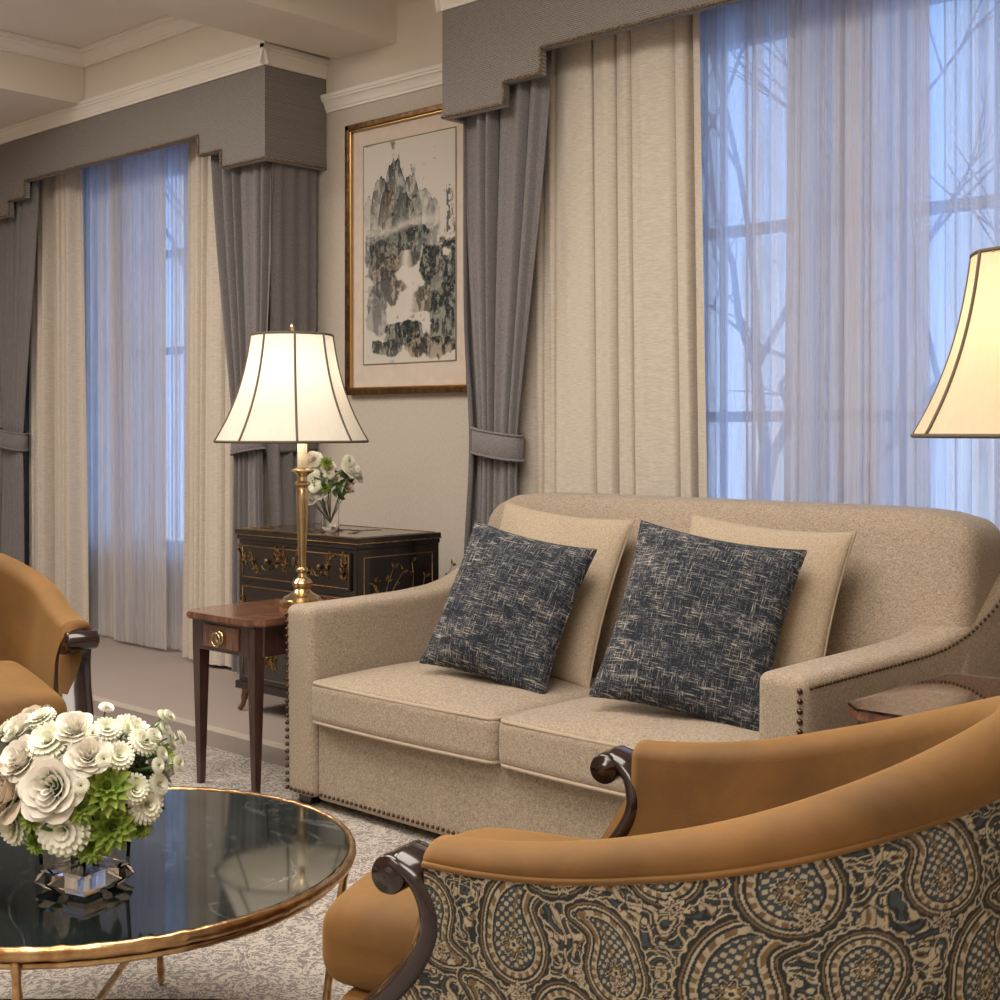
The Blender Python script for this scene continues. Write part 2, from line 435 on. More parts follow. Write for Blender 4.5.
# ================= DRAPES
def curtain(name,parent,mt,y0,zt,zb,left,right,nf,amp,seed=0,ns=260,nz=50,ampf=None,hem=0):
    rs=np.random.RandomState(seed)
    ph=rs.rand(8)*6.28
    s=np.linspace(0,1,ns); z=np.linspace(zt,zb,nz)
    V=[]
    for j in range(nz):
        zz=z[j]; l=left(zz) if callable(left) else left; r=right(zz) if callable(right) else right
        A=amp*(ampf(zz) if ampf else 1)
        warp=s+ .28/nf*np.sin(2*pi*s*nf*.37+ph[0])+.18/nf*np.sin(2*pi*s*nf*.61+ph[1]+.25*zz)
        p=2*pi*nf*warp
        mod=.75+.25*np.sin(2*pi*s*nf*.23+ph[2]+.2*zz)
        y=y0+A*mod*(np.sin(p)+.3*np.sin(2*p+ph[3])+.15*np.sin(3*p+zz))/1.2
        x=l+(r-l)*s+.35*A*np.cos(p+.5)*np.minimum(1,np.minimum(s,1-s)*nf)
        for i in range(ns): V.append((x[i],y[i],zz))
    F=[(j*ns+i,j*ns+i+1,(j+1)*ns+i+1,(j+1)*ns+i) for j in range(nz-1) for i in range(ns-1)]
    return add(name,[(V,F)],mt,parent)
def sm(zs,xs):
    zz=np.linspace(min(zs),max(zs),200); v=np.interp(zz,zs,xs); k=np.ones(21)/21
    vp=np.pad(v,10,mode='edge'); v2=np.convolve(vp,k,'valid')
    return lambda z: float(np.interp(z,zz,v2))
def tieband(parent,c,rx,ry,h,tilt):
    V=[];n=48
    for (dr,dz) in((0,-h/2),(.008,-h/2+.01),(.008,h/2-.01),(0,h/2)):
        for k in range(n):
            th=2*pi*k/n; x=(rx+dr)*math.cos(th); y=(ry+dr)*math.sin(th)
            V.append((c[0]+x,c[1]+y,c[2]+dz+tilt*x))
    F=[(i*n+k,i*n+(k+1)%n,(i+1)*n+(k+1)%n,(i+1)*n+k) for i in range(3) for k in range(n)]
    G=[(V,F)]
    for dz in(-h/2+.004,h/2-.004):
        G.append(sweep([(c[0]+(rx+.009)*math.cos(2*pi*k/n),c[1]+(ry+.009)*math.sin(2*pi*k/n),c[2]+dz+tilt*rx*math.cos(2*pi*k/n)) for k in range(n)],.005,6,True))
    add('tieback',G,M_grey,parent)
def drapes(name,V,creamL,creamR,sh,seed,overlap):
    e=empty(name,(0,0,0)); L,R=V
    zt=2.84
    af=sm([0,.6,1.1,1.3,2.2,2.9],[.9,.8,.7,.75,1,1])
    zs=[0,.6,1.05,1.14,1.3,1.69,2.07,2.5,2.9]
    inner=[.35,.345,.335,.33,.35,.405,.46,.51,.53]
    outer=[.10,.10,.12,.12,.11,.075,.05,.035,.035]
    fi=sm(zs,inner); fo=sm(zs,outer)
    curtain('grey_panel_left',e,M_grey,3.912,zt,.03,lambda z:L+fo(z),lambda z:L+fi(z),4.5,.038,seed,200,80,af)
    curtain('grey_panel_right',e,M_grey,3.912,zt,.03,lambda z:R-fi(z),lambda z:R-fo(z),4.5,.038,seed+3,200,80,af)
    for sgn,X in((1,L+.045),(-1,R-.045)):
        Vv=[];nz=40;ny=30
        for j in range(nz):
            z=2.8-(2.77)*j/(nz-1)
            for i in range(ny):
                y=3.90+(4.17-3.90)*i/(ny-1)
                pin=math.exp(-((z-1.14)/.35)**2)
                Vv.append((X+sgn*(.012*math.sin(i*.75+.3*z)*(.6+pin)+.03*pin),y,z))
        add('grey_return',[(Vv,[(j*ny+i,j*ny+i+1,(j+1)*ny+i+1,(j+1)*ny+i) for j in range(nz-1) for i in range(ny-1)])],M_grey,e)
    tieband(e,(L+.225,3.915,1.145),.12,.058,.105,-.15)
    tieband(e,(R-.225,3.915,1.145),.12,.058,.105,.15)
    V2=[]
    for sgn,X in((1,L+.12),(-1,R-.12)):
        G=sweep([(X,3.92,1.14),(X-sgn*.06,3.97,1.14),(X-sgn*.07,4.18,1.15)],.05,8,ell=(1,.10),up=(0,0,1)); V2.append(G)
    add('tieback_strap',V2,M_grey,e)
    cf=lambda z:1.0-.12*z/2.8
    curtain('cream_panel_left',e,M_cream,4.02,zt,.02,creamL[0],creamL[1],creamL[2],.058,seed+15,340,40,cf)
    curtain('cream_panel_right',e,M_cream,4.02,zt,.02,creamR[0],creamR[1],creamR[2],.058,seed+16,340,40,cf)
    curtain('sheer_panel',e,M_sheer,4.14,zt,.02,sh[0],sh[1],sh[2],.026,seed+8,700,16)
    curtain('sheer_overlap',e,M_sheer,4.085,zt,.02,overlap[0],overlap[1],overlap[2],.022,seed+9,400,16)
    return e
drapes('window_drapes',V1,(-7.65,lambda z:-7.07+.03*(2.8-z)/2.8,6.5),(lambda z:-5.96-.03*(2.8-z)/2.8,-5.22,7.5),(-7.3,-5.6,30),11,(lambda z:-6.78-.04*z/2.8,lambda z:-6.25,9))
drapes('window_drapes',V2,(-3.68,lambda z:-2.765+.055*(2.8-z)/2.8,7.5),(lambda z:-1.42,-1.2,3),(-3.2,-1.15,36),23,(lambda z:-2.47+.03*z/2.8,lambda z:-1.93,10))

# ================= EXTERIOR
M_hazy_bark=simple('hazy_bark',C(140,148,172),.9)  # haze put into the bark colour, paled towards blue
def tree(name,x,y,s,seed):
    rs=random.Random(seed); G=[]
    def br(p,d,l,r,dep):
        pts=[p]; q=p.copy(); dd=d.copy()
        for k in range(4):
            dd=(dd+Vector((rs.uniform(-.25,.25),rs.uniform(-.25,.25),rs.uniform(-.1,.15)))).normalized()
            q=q+dd*l/4; pts.append(q.copy())
        G.append(sweep(pts,[r,r*.9,r*.8,r*.7,r*.55],6))
        if dep>0:
            for i in range(3 if dep>1 else 4):
                b=pts[rs.randint(2,4)]
                nd=(dd+Vector((rs.uniform(-.9,.9),rs.uniform(-.9,.9),rs.uniform(-.2,.7)))).normalized()
                br(b,nd,l*.72,r*.55,dep-1)
    br(Vector((0,0,0)),Vector((0,0,1)),2.6*s,.07*s,4)
    add(name,G,M_hazy_bark,loc=(x,y,-2.5))
tree('street_tree',-5.0,8.6,1.3,3); tree('street_tree',-12.0,9.3,1.4,5)
add('street_ground',[box(-40,20,4.8,40,-3.1,-3)],simple('street_pale_ground',C(200,206,220),.9),smooth=False)  # pale blue-grey ground below the trees

# ================= SOFA
def sofa():
    e=empty('sofa',(0,0,.006))
    yf,yb=2.70,3.66; xi0,xi1=-3.325,-1.715
    def ztR(y): return float(np.interp(y,[2.6,2.7,2.86,3.07,3.25,3.35,3.45,3.53,3.60,3.66],[.632,.634,.636,.642,.652,.67,.71,.765,.82,.86]))
    def ztL(y): return float(np.interp(y,[2.6,2.7,3.2,3.38,3.5,3.60,3.66],[.632,.634,.636,.645,.675,.71,.73]))
    def fl(y): return .13*max(0,(y-yf)/.95)**2
    def armdef(sgn):
        zt=ztR if sgn>0 else ztL
        def f(x,y,z):
            k=max(0,min(1,(z-.1)/.5)); k=k*k*(3-2*k)
            zs=sum(zt(y+d) for d in(-.05,-.025,0,.025,.05))/5
            return (x+sgn*(fl(y)*(.4+.6*k)*(1 if sgn>0 else .6)+.008*k),y,z+(zs-.636)*k)
        return f
    aw=.135
    for nm,xc,s in(('arm_left',xi0-aw/2,-1),('arm_right',xi1+aw/2,1)):
        add(nm,[soft((xc,(yf+yb)/2,.333),(aw,yb-yf,.606),.028,26,deform=armdef(s))],M_sofa,e)
    add('base_skirt',[soft(((xi0+xi1)/2,3.13,.152),(xi1-xi0,.82,.25),.015,4)],M_sofa,e)
    bx0,bx1=-3.28,-1.50; bc=(bx0+bx1)/2; bh=(bx1-bx0)/2
    def bd(x,y,z):
        u=abs(x-bc)/bh
        k=(z-.3)
        z2=z-.05*min(1,u)**12*max(0,(z-.6)/.37)
        if x<bc: z2-=.03*max(0,(u-.85)/.15)**2*max(0,(z-.6)/.37)
        yy=y+k*.22-.03*math.cos(min(1,u)*pi/2)*math.sin(max(0,min(1,(z-.35)/.6))*pi)
        return (x,yy,z2)
    add('back',[soft((bc,3.40,.637),(bx1-bx0,.22,.68),.05,24,deform=bd)],M_sofa,e)
    xm=(xi0+xi1)/2; h=.135; z0=.275
    for nm,a,b in(('seat_cushion_left',xi0+.004,xm-.002),('seat_cushion_right',xm+.002,xi1-.004)):
        cx=(a+b)/2; w=(b-a)
        def cd(x,y,z,cx=cx,w=w):
            u=(x-cx)/(w/2); v=(y-3.0)/.34
            p=max(0,1-u*u)*max(0,1-v*v)
            top=(z-z0)/h
            return (x,y-.014*max(0,1-u*u)*(1 if y<3 else 0),z+.04*p**.7*top+.005*math.sin(x*19+y*11)*p)
        add(nm,[soft((cx,2.995,z0+h/2),(w,.63,h),.03,18,deform=cd)],M_sofa,e)
        G=[]
        for zz in(z0+h-.008,z0+.008):
            pts=[];rr=.03;x0,x1,y0,y1=a+.006,b-.006,2.687,3.30
            for (ccx,ccy,st) in((x1-rr,y0+rr,-pi/2),(x1-rr,y1-rr,0),(x0+rr,y1-rr,pi/2),(x0+rr,y0+rr,pi)):
                for k in range(6): pts.append((ccx+rr*math.cos(st+pi/2*k/5),ccy+rr*math.sin(st+pi/2*k/5),zz))
            out=[]
            for i,p in enumerate(pts):
                q=pts[(i+1)%len(pts)]
                n=max(1,int((Vector(q)-Vector(p)).length/.05))
                for k in range(n):
                    P=Vector(p).lerp(Vector(q),k/n); u=(P.x-cx)/(w/2)
                    if P.y<3: P.y-=.014*max(0,1-u*u)
                    out.append(P)
            G.append(sweep(out,.006,8,True))
        add(nm+'_piping',G,M_pipe,e)
    G=[]
    def nail(p,r=.0065): G.append(ball(p,r,1))
    z=.05
    while z<.62:
        nail((xi1+aw-.012+.006*z,yf-.001,z),.008); nail((xi0-aw+.012-.006*z,yf-.001,z),.008); z+=.023
    y=yf+.02
    f1=armdef(1);f2=armdef(-1)
    while y<yb-.03:
        p=f1(xi1+aw,y,.61); nail((p[0]+.001,p[1],p[2]),.0055)
        p=f2(xi0-aw,y,.61); nail((p[0]-.001,p[1],p[2]),.0055)
        y+=.0165
    x=xi0-aw+.03
    while x<xi1+aw: nail((x,yf-.001 if (x<xi0 or x>xi1) else 2.718,.048),.0065); x+=.021
    add('nailheads',G,M_nail,e)
    G=[]
    for x in(-3.40,-1.64):
        for y in(2.76,3.58): G.append(soft((x,y,.018),(.06,.06,.034),.004,None,True))
    add('feet',G,M_darkwood,e)
sofa()

def pillow(name,c,w,h,t,tilt,inplane,yaw,mt,seed=0,pipe=None):
    rs=np.random.RandomState(seed); n=40
    V=[];F=[]
    a=rs.rand(6)*6
    for side in(1,-1):
        for i in range(n+1):
            for j in range(n+1):
                u=math.sin(pi/2*(-1+2*i/n)); v=math.sin(pi/2*(-1+2*j/n))
                x=w/2*u*(1-.07*(1-v*v)); z=h/2*v*(1-.07*(1-u*u))
                d=t/2*(max(0,(1-u*u))*max(0,(1-v*v)))**.42
                d*=1+.08*math.sin(3*u+a[0])+.07*math.sin(4*v+a[1]*u)
                d+=.008*math.sin(7*u*v+a[2])*(1-u*u)*(1-v*v)
                V.append((x,-side*d,z))
    m=(n+1)*(n+1)
    for s in(0,1):
        for i in range(n):
            for j in range(n):
                b=s*m+i*(n+1)+j; F.append((b,b+1,b+n+2,b+n+1))
    e=empty(name,c)
    e.rotation_mode='QUATERNION'
    M=Matrix.Rotation(yaw,3,'Z')@Matrix.Rotation(-tilt,3,'X')@Matrix.Rotation(inplane,3,'Y')
    e.rotation_quaternion=M.to_quaternion()
    ob=add('cover',[(V,F)],mt,e)
    bm=bmesh.new(); bm.from_mesh(ob.data); bmesh.ops.remove_doubles(bm,verts=bm.verts,dist=.0004)
    bmesh.ops.recalc_face_normals(bm,faces=bm.faces); bm.to_mesh(ob.data); bm.free()
    pts=[]
    for k in range(80):
        q=k/20; s=int(q); f=q-s; g_=math.sin(pi/2*(-1+2*f))
        u,v=[(g_,-1),(1,g_),(-g_,1),(-1,-g_)][s]
        pts.append((w/2*u*(1-.07*(1-v*v)),0,h/2*v*(1-.07*(1-u*u))))
    add('edge_piping',[sweep(pts,.004,6,True)],pipe or mt,e)
r=math.radians
pillow('throw_pillow',(-2.775,3.01,.665),.425,.475,.17,r(26),r(11),r(19),M_navy,1)
pillow('throw_pillow',(-2.065,2.985,.685),.465,.51,.17,r(26),r(9),r(21),M_navy,2)
pillow('lumbar_pillow',(-2.80,3.21,.690),.49,.54,.13,r(22),r(5),r(9),M_cream_pillow,3,M_pipe)
pillow('lumbar_pillow',(-2.03,3.19,.697),.49,.52,.13,r(22),r(4),r(9),M_cream_pillow,4,M_pipe)

# ================= ARMCHAIR
rsT=np.random.RandomState(5); TAB=rsT.rand(256,256)
def vn(x,y):
    xi=np.floor(x).astype(int); yi=np.floor(y).astype(int); fx=x-xi; fy=y-yi
    fx=fx*fx*(3-2*fx); fy=fy*fy*(3-2*fy)
    a=TAB[xi%256,yi%256]; b=TAB[(xi+1)%256,yi%256]; c=TAB[xi%256,(yi+1)%256]; d=TAB[(xi+1)%256,(yi+1)%256]
    return (a*(1-fx)+b*fx)*(1-fy)+(c*(1-fx)+d*fx)*fy
def fbm(x,y,o=4):
    s=0;a=.5;t=0
    for k in range(o):
        s=s+a*vn(x*2**k+17*k,y*2**k+31*k); t+=a; a*=.5
    return s/t
def paisley(U,V):
    dark=np.array(C(42,45,46)[:3]); cream=np.array(C(178,166,142)[:3]); gold=np.array(C(120,98,68)[:3]); slate=np.array(C(64,72,76)[:3]); rust=np.array(C(92,68,50)[:3])
    col=np.tile(dark,(len(U),1))
    def put(m,c,a=1.0): col[m]=col[m]*(1-a)+c*a
    wx=U+.03*(vn(U*9,V*9)-.5); wy=V+.03*(vn(U*9+50,V*9+9)-.5)
    n=fbm(wx*24,wy*24,2); s=np.sin(n*2*pi*7)
    put(s>.35,gold); put(s>.72,cream); put((s<-.8),slate)
    n2=fbm(wx*50+90,wy*50,2); s2=np.sin(n2*2*pi*5); put((s2>.78)&(s<.2),cream); put((s2<-.9)&(s>.3),dark)
    def motif(cx,cy,sc,ang,fl):
        x=(U-cx)/sc; y=(V-cy)/sc; ca,sa=math.cos(ang),math.sin(ang)
        x,y=x*ca+y*sa,-x*sa+y*ca; x=x*fl
        near=(np.abs(x)<1.4)&(np.abs(y)<1.6)
        ix=np.where(near)[0]; X=x[ix]*1.12;Y=y[ix]; B=np.full(len(ix),9.)
        for k in range(15):
            t=k/14; px=.0+.55*t**3.0-.10*math.sin(t*pi); py=-.25+1.2*t-.25*t**4; rr=.46*(1-t)**.75+.03
            B=np.minimum(B,np.hypot(X-px,Y-py)-rr)
        ang2=np.arctan2(Y+.25,X); rad=np.hypot(X,Y+.25)
        sc1=.035*np.abs(np.sin(ang2*11))
        def P(m,c): col[ix[m]]=c
        P(B<.16+sc1,cream); P(B<.135+sc1,dark); P(B<.10,gold); P(B<.075,dark); P(B<.05,cream); P(B<.02,dark)
        inn=B<-.02; P(inn,gold)
        P(inn&(np.sin(ang2*20)>.1)&(B>-.09),cream)
        P(B<-.09,cream);P(B<-.112,dark); P(B<-.145,slate)
        P((B<-.155)&(np.sin(Y*44+X*X*24)*np.sin(X*40)>.15),cream)
        P((B<-.155)&(np.abs(X-.3*Y*Y)<.02),gold)
        fl_=.15+.045*np.cos(ang2*8); P(rad<fl_+.055,dark); P(rad<fl_+.03,cream); P(rad<fl_+.005,dark); P(rad<fl_*.8,gold); P(rad<.075+.02*np.cos(ang2*5),cream); P(rad<.035,dark)
    rr=random.Random(3)
    for i in range(18):
        for k in range(5):
            cx=.02+i*.13+(k%2)*.065+rr.uniform(-.010,.010); cy=.14+k*.135+rr.uniform(-.008,.008)
            motif(cx,cy,.080+.014*((i+k)%2),rr.uniform(-.3,.3)+(pi if (i+2*k)%4==3 else 0),1 if (i+k)%2 else -1)
    def flower(cx,cy,R):
        x=U-cx;y=V-cy; rad=np.hypot(x,y); a=np.arctan2(y,x); q=R*(.75+.25*np.cos(a*7))
        put(rad<q*1.15,dark); put(rad<q,cream); put(rad<q*.62,rust); put(rad<q*.4,cream); put(rad<q*.22,dark)
    for i in range(19):
        for k in range(5): flower(-.04+i*.13+(k%2)*.065+.065+rr.uniform(-.01,.01),.08+k*.135+rr.uniform(-.02,.02),.012+rr.random()*.005)
    f=.8+.35*vn(U*120,V*120)
    return np.clip(col*f[:,None],0,1)
def setcol(ob,cols):
    a=ob.data.color_attributes.new('Col','FLOAT_COLOR','POINT')
    c=np.ones((len(cols),4),dtype=np.float32); c[:,:3]=cols
    a.data.foreach_set('color',c.ravel())
def armchair(name,loc,rz):
    e=empty(name,loc,rz)
    w=.282; fa=.22; XB=.36; RX=.33
    xz=[.0,.2,.28,.34,.40,.46,.53,.9]; xx=[.15,.15,.13,.10,.055,.005,-.035,-.035]
    def xs(z): return float(np.interp(z,xz,xx))
    def plan(s,z):
        if s<fa: t=s/fa; return xs(z)*(1-t)-XB*t,w,0,1
        if s>1-fa: t=(1-s)/fa; return xs(z)*(1-t)-XB*t,-w,0,-1
        th=(s-fa)/(1-2*fa)*pi; return -XB-RX*math.sin(th),w*math.cos(th),-math.sin(th),math.cos(th)
    def gx(s):
        x=plan(s,.7)[0]; return max(0,min(1,-x/.69))
    def zt(s): return .640+.200*gx(s)**2.0
    def rrf(g): return .022+.026*g
    def bnf(g): return .002+.018*g
    Ln=.05; ht=.038
    def cc(z,ztop): return Ln*max(0,(z-.3))/(ztop-.3)
    ns=110; V=[]; m=None
    for i in range(ns):
        s=i/(ns-1); Z=zt(s); g_=gx(s); band=bnf(g_); rr=rrf(g_)
        pr=[]
        for z in(.24,.36,.44,.52):
            pr.append((cc(z,Z)-ht,z))
        pr.append((cc(Z-.08,Z)-ht,Z-.08))
        cz=Z-rr
        for k in range(11):
            a=pi-pi*k/10; pr.append((cc(cz,Z)+(max(rr,.04)+.002)*math.cos(a),cz+rr*math.sin(a)))
        o=cc(cz,Z)+max(rr,.04)
        pr.append((o,cz-band*.6)); pr.append((o-.002,cz-band)); pr.append((o-.014,cz-band-.008))
        for q in(.75,.5,.25,0): z=.2+(cz-band-.01-.2)*q; pr.append((cc(z,Z)+ht-.008,z))
        m=len(pr)
        for off,z in pr:
            x,y,nx,ny=plan(s,z); V.append((x+nx*off,y+ny*off,z))
    F=[(i*m+k,i*m+(k+1)%m,(i+1)*m+(k+1)%m,(i+1)*m+k) for i in range(ns-1) for k in range(m)]
    F.append(tuple(range(m))); F.append(tuple((ns-1)*m+k for k in range(m)))
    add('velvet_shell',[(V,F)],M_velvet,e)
    ns=1300;nz=360
    V=np.zeros((ns*nz,3)); UU=np.zeros(ns*nz); VV=np.zeros(ns*nz)
    for i in range(ns):
        s=i/(ns-1); Z=zt(s); g_=gx(s); rr=rrf(g_); top=Z-rr-bnf(g_)-.001
        zz=np.linspace(.17,top,nz); X=np.interp(zz,xz,xx)
        off=Ln*np.maximum(0,zz-.3)/(Z-.3)+ht+.003+.006*np.sin(np.linspace(0,pi,nz))
        if s<fa: t=s/fa; px=X*(1-t)-XB*t; py=np.full(nz,w); nx,ny=0,1; U0=-px
        elif s>1-fa: t=(1-s)/fa; px=X*(1-t)-XB*t; py=np.full(nz,-w); nx,ny=0,-1; U0=2*XB+.97+px
        else:
            th=(s-fa)/(1-2*fa)*pi; px=np.full(nz,-XB-RX*math.sin(th)); py=np.full(nz,w*math.cos(th)); nx,ny=-math.sin(th),math.cos(th); U0=np.full(nz,XB+.97*(th/pi))
        sl=slice(i*nz,(i+1)*nz)
        V[sl,0]=px+nx*off; V[sl,1]=py+ny*off; V[sl,2]=zz; UU[sl]=U0+.17; VV[sl]=zz
    me=bpy.data.meshes.new('paisley_outer')
    ii,jj=np.meshgrid(np.arange(ns-1),np.arange(nz-1),indexing='ij'); b=(ii*nz+jj).ravel()
    Fa=np.stack([b,b+1,b+nz+1,b+nz],1)
    me.vertices.add(len(V)); me.vertices.foreach_set('co',V.ravel())
    me.loops.add(Fa.size); me.loops.foreach_set('vertex_index',Fa.ravel())
    me.polygons.add(len(Fa)); me.polygons.foreach_set('loop_start',np.arange(len(Fa))*4)
    me.update(calc_edges=True); me.materials.append(M_paisley)
    me.polygons.foreach_set('use_smooth',[True]*len(Fa))
    ob=bpy.data.objects.new('paisley_outer',me); sc.collection.objects.link(ob); ob.parent=e
    setcol(ob,paisley(UU,VV))
    pts=[]
    for i in range(120):
        s=i/119; Z=zt(s); g_=gx(s); z=Z-rrf(g_)-bnf(g_)
        x,y,nx,ny=plan(s,z); o=cc(z,Z)+ht+.004; pts.append((x+nx*o,y+ny*o,z))
    add('welt',[sweep(pts,.0045,6)],M_velvet,e)
    def sd(x,y,z):
        u=y/.25; v=(x+.10)/.33
        p=max(0,1-u*u)*max(0,1-v*v); top=(z-.36)/.12
        xx_=x+(.045*max(0,1-u*u) if x>0 else 0)*(x/.2 if x<.2 else 1)
        return (xx_,y,z+.035*p**.6*top)
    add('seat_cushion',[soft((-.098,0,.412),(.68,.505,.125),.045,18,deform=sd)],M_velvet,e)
    def rd(x,y,z): return (x+(.04*max(0,1-(y/.3)**2) if x>0 else 0),y,z)
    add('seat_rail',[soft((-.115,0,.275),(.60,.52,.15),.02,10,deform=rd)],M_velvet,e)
    for sy in(1,-1):
        G=[]
        P=[(.020,.606),(-.014,.592),(-.034,.562),(-.036,.52),(-.006,.465),(.045,.410),(.098,.355),(.140,.295),(.160,.23),(.160,.15),(.150,.06),(.150,.001)]
        path=smoothpts([(a,sy*(w+.006+.05*max(0,(z-.3))/.34),z) for a,z in P],6)
        path[-2]=Vector((path[-1].x,path[-1].y,path[-2].z))
        n=len(path); R=[.019+.006*math.sin(k/n*pi) for k in range(n)]
        G.append(sweep(path,R,14,ell=(2.15,1.0),up=(0,1,0)))
        cy=sy*(w+.048)
        x0,z0,rd_,hl=.022,.590,.027,.046
        n=28;V=[];F=[]
        prof=[(0,-hl),(.45*rd_,-hl-.003),(.52*rd_,-hl+.004),(.9*rd_,-hl+.002),(rd_,-hl+.008),(rd_,hl-.008),(.9*rd_,hl-.002),(.52*rd_,hl-.004),(.45*rd_,hl+.003),(0,hl)]
        for rr_,yy in prof:
            for k in range(n): V.append((x0+rr_*math.cos(2*pi*k/n),cy+yy,z0+rr_*math.sin(2*pi*k/n)))
        for i in range(len(prof)-1):
            for k in range(n): F.append((i*n+k,i*n+(k+1)%n,(i+1)*n+(k+1)%n,(i+1)*n+k))
        G.append((V,F))
        add('arm_post',G,M_darkwood,e)
    G=[]
    for sy in(1,-1): G.append(sweep([(-.50,sy*.22,.24),(-.53,sy*.225,.12),(-.57,sy*.24,.02),(-.57,sy*.24,.001)],[.026,.022,.018,.017],10))
    add('back_legs',G,M_darkwood,e)
    return e
def dup(e,name,loc,rz):
    n=empty(name,loc,rz)
    for c in list(e.children):
        k=c.copy(); sc.collection.objects.link(k); k.parent=n
        k.matrix_parent_inverse=c.matrix_parent_inverse.copy()
    return n
ch=armchair('armchair',(-1.415,1.598,.008),math.atan2(-.216,-.976))
dup(ch,'armchair',(-3.63,1.70,.008),math.atan2(-.29,.956))

# ================= COFFEE TABLE
def coffee():
    cx,cy=-2.229,1.318; e=empty('coffee_table',(cx,cy,.010)); R=.457; z=.410
    add('marble_top',[lathe([(0.0001,z-.022),(R-.012,z-.022),(R-.006,z-.016),(R-.006,z-.004),(R-.009,z),(0.0001,z)],96)],M_marble,e,smooth='auto')
    n=160
    G=[sweep([(R*math.cos(2*pi*k/n),R*math.sin(2*pi*k/n),z-.008) for k in range(n)],[.0074+.0006*math.sin(k*1.9)+.0005*math.sin(k*3.7) for k in range(n)],8,True,up=(0,0,1),ell=(1.6,1))]
    G.append(sweep([((R-.02)*math.cos(2*pi*k/n),(R-.02)*math.sin(2*pi*k/n),z-.032) for k in range(n)],[.005+.0004*math.sin(k*2.3) for k in range(n)],8,True,up=(0,0,1),ell=(1.3,1)))
    base=math.radians(43)
    ft=[]
    for k in range(4):
        a=base+k*pi/2; c,s=math.cos(a),math.sin(a)
        pts=smoothpts([((R-.01)*c,(R-.01)*s,z-.02),((R-.025)*c,(R-.025)*s,.28),((R-.045)*c,(R-.045)*s,.13),((R-.03)*c,(R-.03)*s,.02),((R-.03)*c,(R-.03)*s,.0)],8)
        G.append(sweep(pts,[.008+.0007*math.sin(i*1.7) for i in range(len(pts))],8))
        ft.append((c,s))
    for k in range(2):
        c,s=ft[k]
        G.append(sweep([((R-.045)*c,(R-.045)*s,.13),(.2*c,.2*s,.137+.014*k),(-.2*c,-.2*s,.137+.014*k),(-(R-.045)*c,-(R-.045)*s,.13)],.0065,8))
    add('gold_frame',G,M_gold,e)
coffee()

# ================= FLOWERS
def petal(az,th,L,W,curl,cup,n=5,point=0.0):
    V=[]
    ca,sa=math.cos(az),math.sin(az)
    for i in range(n+1):
        p=i/n; wv=W*(math.sin(pi*min(1,.12+.74*p**.8))**.6) if point==0 else W*max(.02,math.sin(pi*min(1,.1+.9*p)))
        rr=L*(math.sin(th)*p+curl*p*p*.5); zz=L*(math.cos(th)*p-curl*p*p*p*.35)
        for j in range(n+1):
            q=-1+2*j/n
            r2=rr-cup*wv*q*q*math.cos(th)*1.0; z2=zz+cup*wv*q*q*math.sin(th)-(.12*L*q*q*p if point==0 else 0)
            y=q*wv
            V.append((r2*ca-y*sa,r2*sa+y*ca,z2))
    return V,gridfaces(n+1,n+1)
def bloom(kind,c,d,R,rs):
    G=[]
    mi={'rose':0,'cream':1,'mum':2,'lime':3}[kind]
    if kind in('rose','cream'):
        for j,(n,rb,top,W) in enumerate(((2,.10,.98,.16),(3,.20,1.0,.24),(3,.32,.99,.34),(4,.45,.95,.44),(5,.60,.86,.52),(5,.76,.72,.58),(6,.92,.52,.62))):
            o=rs.uniform(0,6)
            for k in range(n):
                az=o+2*pi*k/n; V=[]; m=6; tip=rs.uniform(-.05,.05)
                for i in range(m+1):
                    p=i/m
                    for q_ in range(m+1):
                        q=-1+2*q_/m
                        half=W*(.45+.55*p)/max(rb,.2)*.95
                        a=az+q*half
                        lip=(.07+.20*j/6)*max(0,p-.6)/.4
                        rad=rb*(math.sin(pi/2*min(1,.25+.75*p))**.8)+lip*(1-q*q*.8)-.05*abs(q)
                        z=(top+tip)*p-.16*q*q*p*p-.10*max(0,p-.75)/.25*j/6+.03*math.sin(4*q+k*2)*p
                        V.append((R*rad*math.cos(a),R*rad*math.sin(a),R*z*.95))
                G.append((V,gridfaces(m+1,m+1)))
    elif kind=='mum':
        for n,th,L in((6,.15,.5),(10,.4,.66),(14,.7,.8),(18,.98,.93),(20,1.25,1.0),(18,1.5,.98)):
            o=rs.uniform(0,6)
            for k in range(n): G.append(petal(o+2*pi*k/n,th,L*R,.17*R,.15,.5,3))
    else:
        for n,th,L in((5,.1,.5),(7,.4,.68),(9,.7,.82),(11,1.0,.95),(11,1.3,1.05)):
            o=rs.uniform(0,6)
            for k in range(n): G.append(petal(o+2*pi*k/n,th,L*R,.24*R,.1,.5,4,1))
    d=Vector(d).normalized(); M=Matrix.Translation(Vector(c)-d*R*.45)@d.to_track_quat('Z','Y').to_matrix().to_4x4()
    return [xf(g,M)+(mi,) for g in G]
def leaf(c,d,L,W,rs):
    g=petal(0,.5,L,W,.3,.3,4,1); d=Vector(d).normalized()
    M=Matrix.Translation(Vector(c))@d.to_track_quat('Z','Y').to_matrix().to_4x4()@Matrix.Rotation(rs.uniform(0,6),4,'Z')
    return xf(g,M)+(4,)
FM=[M_petal,M_petal2,M_mum,M_lime,M_leaf,M_core]
rv=Vector((.731,.682,0)); tw=Vector((.682,-.731,0))
